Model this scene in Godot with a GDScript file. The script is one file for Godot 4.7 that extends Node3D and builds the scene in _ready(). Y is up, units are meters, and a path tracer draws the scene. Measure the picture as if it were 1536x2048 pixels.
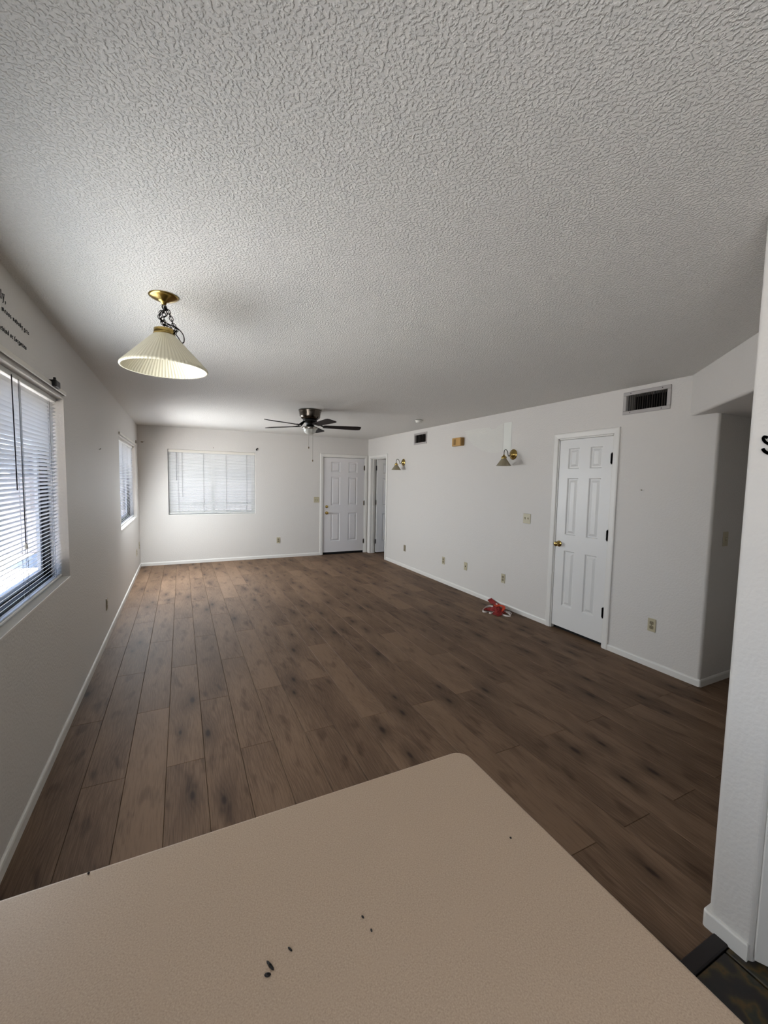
extends Node3D
# An empty living room seen from the kitchen counter: x to the right, y up, the far wall at z = 0.

const W := 4.292        # inner width
const H := 2.44         # ceiling height
var M := {}             # materials
var taken := {}
var rng := RandomNumberGenerator.new()

# ------------------------------------------------------------------ naming
func numbered(called: String) -> String:
	if not taken.has(called):
		taken[called] = 0
		return called
	taken[called] += 1
	return "%s_%03d" % [called, taken[called]]

func tag(o: Node, label: String, category: String, group := "", kind := "") -> Node:
	o.set_meta("label", label)
	o.set_meta("category", category)
	if group != "": o.set_meta("group", group)
	if kind != "": o.set_meta("kind", kind)
	return o

func thing(called: String, label: String, category: String, at := Vector3.ZERO, group := "", kind := "") -> Node3D:
	var o := Node3D.new()
	o.name = numbered(called)
	add_child(o, true)
	o.position = at
	tag(o, label, category, group, kind)
	return o

func obj(called: String, m, mat: Material, parent: Node = null) -> MeshInstance3D:
	var mi := MeshInstance3D.new()
	mi.name = called if parent != null else numbered(called)
	mi.mesh = m.commit() if m is SurfaceTool else m
	mi.material_override = mat
	mi.cast_shadow = GeometryInstance3D.SHADOW_CASTING_SETTING_ON
	if parent == null: add_child(mi, true)
	else: parent.add_child(mi, true)
	return mi

func struct(called: String, m, mat: Material, label: String, category: String) -> MeshInstance3D:
	var o := obj(called, m, mat)
	tag(o, label, category, "", "structure")
	return o

# ------------------------------------------------------------------ shapes
func sb() -> SurfaceTool:
	var st := SurfaceTool.new()
	st.begin(Mesh.PRIMITIVE_TRIANGLES)
	return st

func tri(st: SurfaceTool, a: Vector3, b: Vector3, c: Vector3) -> void:   # counter-clockwise seen from outside
	var n := (b - a).cross(c - a).normalized()
	for p in [a, c, b]:
		st.set_normal(n)
		st.set_uv(Vector2.ZERO)
		st.add_vertex(p)

func quad(st: SurfaceTool, a: Vector3, b: Vector3, c: Vector3, d: Vector3) -> void:
	tri(st, a, b, c)
	tri(st, a, c, d)

func quad_n(st: SurfaceTool, p: Array, n: Array) -> void:
	for k in [0, 2, 1, 0, 3, 2]:
		st.set_normal(n[k])
		st.set_uv(Vector2.ZERO)
		st.add_vertex(p[k])

func box(st: SurfaceTool, lo: Vector3, hi: Vector3, xf := Transform3D.IDENTITY) -> void:
	var p := []
	for k in 8:
		p.append(xf * Vector3(hi.x if k & 1 else lo.x, hi.y if k & 2 else lo.y, hi.z if k & 4 else lo.z))
	quad(st, p[0], p[2], p[3], p[1])
	quad(st, p[4], p[5], p[7], p[6])
	quad(st, p[0], p[4], p[6], p[2])
	quad(st, p[1], p[3], p[7], p[5])
	quad(st, p[0], p[1], p[5], p[4])
	quad(st, p[2], p[6], p[7], p[3])

func cbox(st: SurfaceTool, lo: Vector3, hi: Vector3, r: float, xf := Transform3D.IDENTITY) -> void:   # box with chamfered edges
	var c := (lo + hi) * 0.5
	var h := (hi - lo) * 0.5
	r = min(r, min(h.x, min(h.y, h.z)) * 0.98)
	var V := func(sx, sy, sz, ax):
		var v := Vector3(sx * (h.x - (0.0 if ax == 0 else r)), sy * (h.y - (0.0 if ax == 1 else r)), sz * (h.z - (0.0 if ax == 2 else r)))
		return xf * (c + v)
	var P := func(a, b, cc, dd):
		var n: Vector3 = (b - a).cross(cc - a)
		if n.dot((a + cc) * 0.5 - xf * c) < 0: quad(st, a, dd, cc, b)
		else: quad(st, a, b, cc, dd)
	for s in [-1, 1]:
		P.call(V.call(s, -1, -1, 0), V.call(s, 1, -1, 0), V.call(s, 1, 1, 0), V.call(s, -1, 1, 0))
		P.call(V.call(-1, s, -1, 1), V.call(1, s, -1, 1), V.call(1, s, 1, 1), V.call(-1, s, 1, 1))
		P.call(V.call(-1, -1, s, 2), V.call(1, -1, s, 2), V.call(1, 1, s, 2), V.call(-1, 1, s, 2))
		for t in [-1, 1]:
			P.call(V.call(s, t, -1, 0), V.call(s, t, 1, 0), V.call(s, t, 1, 1), V.call(s, t, -1, 1))
			P.call(V.call(s, -1, t, 0), V.call(s, 1, t, 0), V.call(s, 1, t, 2), V.call(s, -1, t, 2))
			P.call(V.call(-1, s, t, 1), V.call(1, s, t, 1), V.call(1, s, t, 2), V.call(-1, s, t, 2))
			for u in [-1, 1]:
				var a: Vector3 = V.call(s, t, u, 0)
				var b: Vector3 = V.call(s, t, u, 1)
				var d: Vector3 = V.call(s, t, u, 2)
				if (b - a).cross(d - a).dot(a - xf * c) < 0: tri(st, a, d, b)
				else: tri(st, a, b, d)

func boxm(lo: Vector3, hi: Vector3, r := 0.0) -> SurfaceTool:
	var st := sb()
	if r > 0: cbox(st, lo, hi, r)
	else: box(st, lo, hi)
	return st

# a wall from rectangular openings: plane axes u, v and thickness along w (0 = x, 2 = z)
func wall_with_holes(st: SurfaceTool, axis: int, w0: float, w1: float, u0: float, u1: float, v0: float, v1: float, holes: Array) -> void:
	var us := [u0, u1]
	var vs := [v0, v1]
	for h in holes:
		for k in [0, 1]:
			if not us.has(h[k]): us.append(h[k])
		for k in [2, 3]:
			if not vs.has(h[k]): vs.append(h[k])
	us.sort()
	vs.sort()
	var solid := func(i, j):
		if i < 0 or j < 0 or i >= us.size() - 1 or j >= vs.size() - 1: return false
		var cu: float = (us[i] + us[i + 1]) * 0.5
		var cv: float = (vs[j] + vs[j + 1]) * 0.5
		if cu < u0 or cu > u1 or cv < v0 or cv > v1: return false
		for h in holes:
			if cu > h[0] and cu < h[1] and cv > h[2] and cv < h[3]: return false
		return true
	var P := func(u, v, w): return Vector3(w, v, u) if axis == 0 else Vector3(u, v, w)
	var F := func(a, b, c, d, n: Vector3):
		if (b - a).cross(c - a).dot(n) < 0: quad(st, a, d, c, b)
		else: quad(st, a, b, c, d)
	var nw := Vector3(1, 0, 0) if axis == 0 else Vector3(0, 0, 1)
	var nu := Vector3(0, 0, 1) if axis == 0 else Vector3(1, 0, 0)
	for i in us.size() - 1:
		for j in vs.size() - 1:
			if not solid.call(i, j): continue
			var a = us[i]
			var b = us[i + 1]
			var c = vs[j]
			var d = vs[j + 1]
			F.call(P.call(a, c, w0), P.call(b, c, w0), P.call(b, d, w0), P.call(a, d, w0), -nw)
			F.call(P.call(a, c, w1), P.call(b, c, w1), P.call(b, d, w1), P.call(a, d, w1), nw)
			if not solid.call(i - 1, j): F.call(P.call(a, c, w0), P.call(a, d, w0), P.call(a, d, w1), P.call(a, c, w1), -nu)
			if not solid.call(i + 1, j): F.call(P.call(b, c, w0), P.call(b, d, w0), P.call(b, d, w1), P.call(b, c, w1), nu)
			if not solid.call(i, j - 1): F.call(P.call(a, c, w0), P.call(b, c, w0), P.call(b, c, w1), P.call(a, c, w1), Vector3.DOWN)
			if not solid.call(i, j + 1): F.call(P.call(a, d, w0), P.call(b, d, w0), P.call(b, d, w1), P.call(a, d, w1), Vector3.UP)

# an upright prism over a polygon in (x, z); chamfers r_top / r_bot of its rims
func prism(st: SurfaceTool, pts: PackedVector2Array, y0: float, y1: float, r_top := 0.0, r_bot := 0.0) -> void:
	if Geometry2D.is_polygon_clockwise(pts): pts.reverse()
	var inset := func(r: float) -> PackedVector2Array:
		var out := PackedVector2Array()
		var n := pts.size()
		for i in n:
			var a := pts[(i + n - 1) % n]
			var b := pts[i]
			var c := pts[(i + 1) % n]
			var d1 := (b - a).normalized()
			var d2 := (c - b).normalized()
			var n1 := Vector2(-d1.y, d1.x)
			var n2 := Vector2(-d2.y, d2.x)
			var m := (n1 + n2)
			m = m / max(0.2, m.dot(n1))
			out.append(b + m * r)
		return out
	var rings := []
	if r_bot > 0:
		for k in 4:
			var t := PI * 0.5 * k / 4.0
			rings.append([inset.call(r_bot * (1 - sin(t))), y0 + r_bot * (1 - cos(t))])
	rings.append([pts, y0 + r_bot])
	rings.append([pts, y1 - r_top])
	if r_top > 0:
		for k in range(1, 5):
			var t := PI * 0.5 * k / 4.0
			rings.append([inset.call(r_top * (1 - cos(t))), y1 - r_top * (1 - sin(t))])
	var V := func(p: Vector2, y: float): return Vector3(p.x, y, p.y)
	var n := pts.size()
	for k in rings.size() - 1:
		for i in n:
			var j := (i + 1) % n
			quad(st, V.call(rings[k][0][i], rings[k][1]), V.call(rings[k + 1][0][i], rings[k + 1][1]), V.call(rings[k + 1][0][j], rings[k + 1][1]), V.call(rings[k][0][j], rings[k][1]))
	for end in [0, rings.size() - 1]:
		var ring: PackedVector2Array = rings[end][0]
		var ix := Geometry2D.triangulate_polygon(ring)
		for t in range(0, ix.size(), 3):
			var a: Vector3 = V.call(ring[ix[t]], rings[end][1])
			var b: Vector3 = V.call(ring[ix[t + 1]], rings[end][1])
			var c: Vector3 = V.call(ring[ix[t + 2]], rings[end][1])
			var up := (b - a).cross(c - a).y > 0
			if up == (end > 0): tri(st, a, b, c)
			else: tri(st, a, c, b)

func rounded(pts: Array, radii: Array, steps := 6) -> PackedVector2Array:
	var out := PackedVector2Array()
	var n := pts.size()
	for i in n:
		var b: Vector2 = pts[i]
		if radii[i] <= 0:
			out.append(b)
			continue
		var d1: Vector2 = (pts[(i + n - 1) % n] - b).normalized()
		var d2: Vector2 = (pts[(i + 1) % n] - b).normalized()
		var half := acos(clamp(d1.dot(d2), -1, 1)) * 0.5
		var t: float = radii[i] / tan(half)
		var c: Vector2 = b + (d1 + d2).normalized() * float(radii[i]) / sin(half)
		var a0: float = (b + d1 * t - c).angle()
		var a1: float = (b + d2 * t - c).angle()
		var da := wrapf(a1 - a0, -PI, PI)
		for k in steps + 1:
			out.append(c + Vector2.from_angle(a0 + da * k / steps) * radii[i])
	return out

# lathe of (radius, height) points round an axis; ribs > 0 flutes it
func lathe(st: SurfaceTool, prof: Array, seg := 32, xf := Transform3D.IDENTITY, ribs := 0, depth := 0.0) -> void:
	var n := prof.size()
	var R := func(k: int, a: float) -> float:
		var r: float = prof[k].x
		return r * (1.0 + depth * cos(a * ribs)) if ribs > 0 else r
	var P := func(k: int, i: int) -> Vector3:
		var a := TAU * i / seg
		var r: float = R.call(k, a)
		return Vector3(r * cos(a), prof[k].y, r * sin(a))
	var N := func(k: int, i: int) -> Vector3:
		var du: Vector3 = P.call(k, i + 1) - P.call(k, i - 1)
		var k0: int = max(k - 1, 0)
		var k1: int = min(k + 1, n - 1)
		var dv: Vector3 = P.call(k1, i) - P.call(k0, i)
		var m := dv.cross(du)
		if m.length() < 1e-9:
			m = Vector3(0, 1 if prof[k].y >= prof[(n - 1) - k].y else -1, 0)
		return m.normalized()
	for k in n - 1:
		for i in seg:
			var p := [P.call(k, i), P.call(k + 1, i), P.call(k + 1, i + 1), P.call(k, i + 1)]
			var q := [N.call(k, i), N.call(k + 1, i), N.call(k + 1, i + 1), N.call(k, i + 1)]
			for t in 4:
				p[t] = xf * p[t]
				q[t] = (xf.basis * q[t]).normalized()
			quad_n(st, p, q)

# a tube along points
func tube(st: SurfaceTool, pts: Array, r: float, seg := 8, flat := 1.0) -> void:
	var rings := []
	var up := Vector3.UP
	for i in pts.size():
		var d: Vector3 = (pts[min(i + 1, pts.size() - 1)] - pts[max(i - 1, 0)]).normalized()
		if abs(d.dot(up)) > 0.98: up = Vector3.RIGHT
		var s := d.cross(up).normalized()
		var u := s.cross(d).normalized()
		var ring := []
		for k in seg:
			var a := TAU * k / seg
			ring.append([pts[i] + (s * cos(a) + u * sin(a) * flat) * r, (s * cos(a) + u * sin(a)).normalized()])
		rings.append(ring)
		up = u
	for i in rings.size() - 1:
		for k in seg:
			var j := (k + 1) % seg
			var a: Array = rings[i][k]
			var b: Array = rings[i][j]
			var c: Array = rings[i + 1][j]
			var d: Array = rings[i + 1][k]
			quad_n(st, [a[0], b[0], c[0], d[0]], [a[1], b[1], c[1], d[1]])
	for e in [0, rings.size() - 1]:
		for k in range(1, seg - 1):
			var a: Vector3 = rings[e][0][0]
			var b: Vector3 = rings[e][k][0]
			var c: Vector3 = rings[e][k + 1][0]
			if e == 0: tri(st, a, c, b)
			else: tri(st, a, b, c)

func spline(ctrl: Array, per := 8) -> Array:
	var out := []
	var n := ctrl.size()
	for i in n - 1:
		for k in per:
			out.append((ctrl[i] as Vector3).cubic_interpolate(ctrl[i + 1], ctrl[max(i - 1, 0)], ctrl[min(i + 2, n - 1)], float(k) / per))
	out.append(ctrl[n - 1])
	return out

func arc_loop(c: Vector3, a: Vector3, b: Vector3, from := 0.0, to := TAU, n := 16) -> Array:
	var out := []
	for i in n + 1:
		var t := from + (to - from) * i / n
		out.append(c + a * cos(t) + b * sin(t))
	return out

# ------------------------------------------------------------------ materials
func flat(col: Color, rough := 0.6, metal := 0.0) -> StandardMaterial3D:
	var m := StandardMaterial3D.new()
	m.albedo_color = col
	m.roughness = rough
	m.metallic = metal
	return m

func noise(sd: int, freq: float, oct := 3, type := FastNoiseLite.TYPE_SIMPLEX_SMOOTH) -> FastNoiseLite:
	var n := FastNoiseLite.new()
	n.seed = sd
	n.frequency = freq
	n.noise_type = type
	n.fractal_type = FastNoiseLite.FRACTAL_FBM if oct > 1 else FastNoiseLite.FRACTAL_NONE
	n.fractal_octaves = oct
	return n

func relief(m: StandardMaterial3D, n: FastNoiseLite, side: int, span: float, bump: float, strength: float, lo := 0.0, hi := 1.0) -> void:
	var im := n.get_seamless_image(side, side)
	im.convert(Image.FORMAT_RGBA8)
	if lo > 0.0 or hi < 1.0:
		for y in side:
			for x in side:
				var v := smoothstep(lo, hi, im.get_pixel(x, y).r)
				im.set_pixel(x, y, Color(v, v, v))
	im.bump_map_to_normal_map(bump)
	m.normal_enabled = true
	m.normal_texture = ImageTexture.create_from_image(im)
	m.normal_scale = strength
	m.uv1_triplanar = true
	m.uv1_world_triplanar = true
	m.uv1_scale = Vector3.ONE / span

func speckle(m: StandardMaterial3D, n: FastNoiseLite, side: int, span: float, cols: Array) -> void:
	var im := n.get_seamless_image(side, side)
	im.convert(Image.FORMAT_RGBA8)
	var g := Gradient.new()
	g.offsets = PackedFloat32Array()
	g.colors = PackedColorArray()
	g.offsets = cols.map(func(c): return c[0])
	g.colors = PackedColorArray(cols.map(func(c): return c[1]))
	for y in side:
		for x in side:
			im.set_pixel(x, y, g.sample(im.get_pixel(x, y).r))
	m.albedo_color = Color.WHITE
	m.albedo_texture = ImageTexture.create_from_image(im)
	m.uv1_triplanar = true
	m.uv1_world_triplanar = true
	m.uv1_scale = Vector3.ONE / span

# one plank face: oak-look print with cathedral grain, cloudy dark patches and knots
func plank_material(sd: int) -> StandardMaterial3D:
	var pw := 128
	var pl := 880
	var r := RandomNumberGenerator.new()
	r.seed = 900 + sd
	var nw := noise(sd * 7 + 1, 1.0, 2)
	var nf := noise(sd * 7 + 2, 1.0, 3)
	var nc := noise(sd * 7 + 3, 1.0, 3)
	var cx := r.randf_range(0.25, 0.75)
	var tone := r.randf_range(-0.08, 0.09)
	var ring := r.randf_range(5.0, 9.0)
	var knots := []
	for k in r.randi_range(0, 2):
		knots.append([r.randf_range(0.15, 0.85), r.randf_range(0.08, 1.22), r.randf_range(0.007, 0.014)])
	var light := Color(0.475, 0.383, 0.305)
	var dark := Color(0.285, 0.213, 0.158)
	var black := Color(0.16, 0.112, 0.08)
	var im := Image.create(pw, pl, false, Image.FORMAT_RGB8)
	for j in pl:
		var v := 1.305 * j / pl
		var mid := cx + 0.22 * nw.get_noise_2d(7.3, v * 1.4)
		for i in pw:
			var u := float(i) / pw
			var d := (u - mid)
			var t := sqrt(d * d + 0.004) * ring + v * 1.1 + 0.55 * nw.get_noise_2d(u * 2.4, v * 1.7)
			var kn := 0.0
			for q in knots:
				var ku: float = (u - q[0]) * 0.1905
				var kv: float = (v - q[1]) * 0.34
				var e: float = (ku * ku + kv * kv) / (q[2] * q[2])
				if e < 60.0:
					t += 1.6 * exp(-e * 0.07)
					kn = max(kn, 0.75 * exp(-e * 1.2) + 0.36 * exp(-e * 0.06))
			var g := 0.5 + 0.5 * sin(t * 9.0 + 1.8 * nf.get_noise_2d(u * 5.0, v * 2.5))
			var fine := nf.get_noise_2d(u * 46.0, v * 5.5)
			var cl := nc.get_noise_2d(u * 1.5 + 3.0, v * 2.6)
			var k := 0.20 + 0.15 * g * g + 0.40 * fine + tone * -2.4 + 0.34 * nc.get_noise_2d(u * 0.9 + 9.0, v * 1.1) + 0.42 * smoothstep(0.18, 0.65, cl)
			var c := light.lerp(dark, clampf(k, 0.0, 1.15))
			c = c.lerp(black, clampf(kn, 0.0, 0.85))
			im.set_pixel(i, j, c)
	var m := flat(Color.WHITE, 0.58)
	m.albedo_texture = ImageTexture.create_from_image(im)
	m.metallic_specular = 0.3
	return m

func make_materials() -> void:
	M.wall = flat(Color(0.805, 0.79, 0.77), 0.62)
	relief(M.wall, noise(11, 0.075, 3), 512, 0.8, 4.0, 0.16)
	M.ceiling = flat(Color(0.84, 0.83, 0.81), 0.75)
	relief(M.ceiling, noise(12, 0.075, 3), 1024, 0.95, 6.0, 0.42, 0.38, 0.72)
	M.patch = flat(Color(0.848, 0.852, 0.826), 0.55)
	M.trim = flat(Color(0.85, 0.84, 0.82), 0.4)
	M.door = flat(Color(0.845, 0.84, 0.83), 0.38)
	M.far_door = flat(Color(0.82, 0.81, 0.81), 0.4)
	M.brass = flat(Color(0.70, 0.60, 0.36), 0.2, 1.0)
	M.old_brass = flat(Color(0.40, 0.33, 0.21), 0.3, 1.0)
	M.chain = flat(Color(0.30, 0.23, 0.12), 0.35, 0.8)
	M.bronze = flat(Color(0.035, 0.028, 0.025), 0.45, 0.3)
	M.iron = flat(Color(0.02, 0.018, 0.018), 0.5, 0.2)
	M.black_gap = flat(Color(0.015, 0.013, 0.012), 0.9)
	M.blind = flat(Color(0.90, 0.90, 0.89), 0.42)
	M.blind.backlight_enabled = true
	M.blind.backlight = Color(0.40, 0.395, 0.38)
	M.wand = flat(Color(0.93, 0.93, 0.92), 0.2)
	M.wand.backlight_enabled = true
	M.wand.backlight = Color(0.6, 0.6, 0.6)
	M.cord = flat(Color(0.90, 0.90, 0.88), 0.8)
	M.cord.backlight_enabled = true
	M.cord.backlight = Color(0.5, 0.5, 0.5)
	M.frame_dark = flat(Color(0.045, 0.042, 0.04), 0.5, 0.2)
	M.frame_light = flat(Color(0.66, 0.67, 0.69), 0.45, 0.2)
	M.pane = flat(Color(0.92, 0.96, 0.97, 0.08), 0.02)
	M.pane.transparency = BaseMaterial3D.TRANSPARENCY_ALPHA
	M.rod = flat(Color(0.85, 0.83, 0.79), 0.4)
	M.ivory = flat(Color(0.70, 0.665, 0.56), 0.4)
	M.ivory_dark = flat(Color(0.50, 0.46, 0.37), 0.45)
	M.white_plate = flat(Color(0.84, 0.83, 0.80), 0.4)
	M.slot = flat(Color(0.06, 0.05, 0.04), 0.7)
	M.vent = flat(Color(0.66, 0.64, 0.63), 0.45, 0.1)
	M.louver = flat(Color(0.24, 0.21, 0.19), 0.5, 0.4)
	M.duct = flat(Color(0.03, 0.025, 0.022), 0.9)
	M.chime = flat(Color(0.70, 0.54, 0.28), 0.45)
	M.chime_side = flat(Color(0.50, 0.37, 0.15), 0.4)
	M.shade = flat(Color(0.90, 0.875, 0.78), 0.28)
	M.shade.backlight_enabled = true
	M.shade.backlight = Color(0.42, 0.40, 0.34)
	M.sconce_glass = flat(Color(0.58, 0.54, 0.45), 0.2)
	M.sconce_glass.backlight_enabled = true
	M.sconce_glass.backlight = Color(0.22, 0.21, 0.17)
	M.bulb = flat(Color(0.93, 0.92, 0.88), 0.25)
	M.pewter = flat(Color(0.36, 0.33, 0.30), 0.22, 1.0)
	M.chrome = flat(Color(0.70, 0.68, 0.65), 0.14, 1.0)
	M.walnut = flat(Color(0.10, 0.06, 0.05), 0.55)
	M.walnut.metallic_specular = 0.25
	M.frosted = flat(Color(0.80, 0.80, 0.77), 0.3)
	M.frosted.backlight_enabled = true
	M.frosted.backlight = Color(0.2, 0.2, 0.2)
	M.plastic = flat(Color(0.88, 0.87, 0.84), 0.4)
	M.counter = flat(Color(0.72, 0.63, 0.54), 0.42)
	speckle(M.counter, noise(21, 0.28, 3), 512, 0.40, [[0.0, Color(0.62, 0.53, 0.45)], [0.36, Color(0.705, 0.615, 0.525)], [0.62, Color(0.73, 0.64, 0.55)], [1.0, Color(0.79, 0.71, 0.62)]])
	M.cabinet = flat(Color(0.78, 0.74, 0.68), 0.5)
	M.slate = flat(Color(0.2, 0.2, 0.16), 0.5)
	speckle(M.slate, noise(31, 0.02, 4), 256, 0.7, [[0.0, Color(0.06, 0.06, 0.05)], [0.38, Color(0.12, 0.09, 0.07)], [0.5, Color(0.19, 0.16, 0.08)], [0.62, Color(0.30, 0.22, 0.08)], [0.75, Color(0.13, 0.14, 0.10)], [1.0, Color(0.25, 0.20, 0.14)]])
	M.grout = flat(Color(0.05, 0.045, 0.04), 0.9)
	M.strip = flat(Color(0.07, 0.03, 0.025), 0.5)
	M.underlay = flat(Color(0.06, 0.045, 0.035), 0.9)
	M.crumb = flat(Color(0.10, 0.07, 0.05), 0.8)
	M.lettering = flat(Color(0.025, 0.022, 0.02), 0.5)
	M.red = flat(Color(0.50, 0.07, 0.05), 0.75)
	M.orange = flat(Color(0.72, 0.22, 0.09), 0.75)
	M.white_cloth = flat(Color(0.84, 0.81, 0.79), 0.8)
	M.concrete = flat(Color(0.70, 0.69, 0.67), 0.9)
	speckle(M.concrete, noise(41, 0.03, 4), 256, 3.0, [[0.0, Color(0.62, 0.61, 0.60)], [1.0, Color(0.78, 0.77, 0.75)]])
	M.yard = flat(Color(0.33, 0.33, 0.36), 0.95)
	M.stucco = flat(Color(0.72, 0.66, 0.58), 0.9)
	M.rail = flat(Color(0.30, 0.30, 0.32), 0.5)
	M.planks = []
	for k in 9: M.planks.append(plank_material(k))

# ------------------------------------------------------------------ floor
# one plank with a worn bevel; u runs across it, v along it
func plank(x0: float, x1: float, z0: float, z1: float, row_x: float, start: float, flip: bool) -> SurfaceTool:
	var st := sb()
	var g := 0.0007
	var b := 0.0016
	var top := rng.randf_range(-0.0003, 0.0)
	x0 += g
	x1 -= g
	z0 += g
	z1 -= g
	var UV := func(x, z):
		var u: float = clampf((x - row_x) / 0.1905, 0.0, 1.0)
		var v: float = clampf((z - start) / 1.305, 0.0, 1.0)
		return Vector2(1 - u, 1 - v) if flip else Vector2(u, v)
	var ring := [[x0, z0], [x1, z0], [x1, z1], [x0, z1]]
	var inner := [[x0 + b, z0 + b], [x1 - b, z0 + b], [x1 - b, z1 - b], [x0 + b, z1 - b]]
	var put := func(p: Array, y: float, n: Vector3):
		st.set_normal(n)
		st.set_uv(UV.call(p[0], p[1]))
		st.add_vertex(Vector3(p[0], y, p[1]))
	for k in [0, 1, 2, 0, 2, 3]: put.call(inner[k], top, Vector3.UP)
	var ns := [Vector3(0, 1, -1), Vector3(1, 1, 0), Vector3(0, 1, 1), Vector3(-1, 1, 0)]
	for k in 4:
		var j := (k + 1) % 4
		var n: Vector3 = ns[k].normalized()
		for q in [[inner[k], top], [ring[k], top - 0.0022], [ring[j], top - 0.0022], [inner[k], top], [ring[j], top - 0.0022], [inner[j], top]]:
			put.call(q[0], q[1], n)
		var h := Vector3(ns[k].x, 0, ns[k].z)
		for q in [[ring[k], top - 0.0022], [ring[k], -0.009], [ring[j], -0.009], [ring[k], top - 0.0022], [ring[j], -0.009], [ring[j], top - 0.0022]]:
			put.call(q[0], q[1], h)
	return st

func build_floor() -> void:
	var base := boxm(Vector3(-0.16, -0.12, -0.16), Vector3(6.76, -0.009, 7.60))
	var fl := struct("floor", base, M.underlay, "brown oak-look plank floor of the living room", "floor")
	for k in range(-1, 36):
		var x0 := 0.183 + 0.1905 * k
		var x1 := x0 + 0.1905
		if x0 < 0: x0 = 0.0
		var spans := []
		if x0 < W: spans.append([0.0, 7.58 if x1 < 2.48 else 7.553])
		elif x0 < 5.62:
			spans.append([0.02, 1.2])
			spans.append([6.53, 7.553])
		elif x0 < 6.6: spans.append([0.02, 1.2])
		var first := 4.54 - 1.305 * 4 if posmod(k, 2) == 0 else 5.19 - 1.305 * 5
		for s in spans:
			var z := first
			while z < s[1]:
				var a: float = max(z, s[0])
				var b: float = min(z + 1.305, s[1])
				if b - a > 0.02:
					var m: Material = M.planks[rng.randi_range(0, M.planks.size() - 1)]
					obj("plank", plank(x0, x1, a, b, 0.183 + 0.1905 * k, z, rng.randf() < 0.5), m, fl)
				z += 1.305
	var ks := struct("floor", boxm(Vector3(-0.16, -0.12, 7.60), Vector3(4.6, -0.012, 10.76)), M.grout, "dark mottled slate tile floor of the kitchen", "floor")
	for i in 11:
		for j in 5:
			var x := 1.06 + 0.309 * i
			var z := 7.626 + 0.309 * j
			if x + 0.305 > 4.42: continue
			if x > 2.0 and z < 7.69: z = 7.69 if x > 2.33 else z
			obj("tile", boxm(Vector3(x, -0.012, z), Vector3(x + 0.303, rng.randf_range(-0.002, 0.0), 7.626 + 0.309 * j + 0.303), 0.003), M.slate, ks)
	struct("trim_1", boxm(Vector3(1.0, -0.008, 7.579), Vector3(2.335, 0.006, 7.624), 0.004), M.strip, "dark wood transition strip between plank floor and slate tiles", "threshold")

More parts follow.
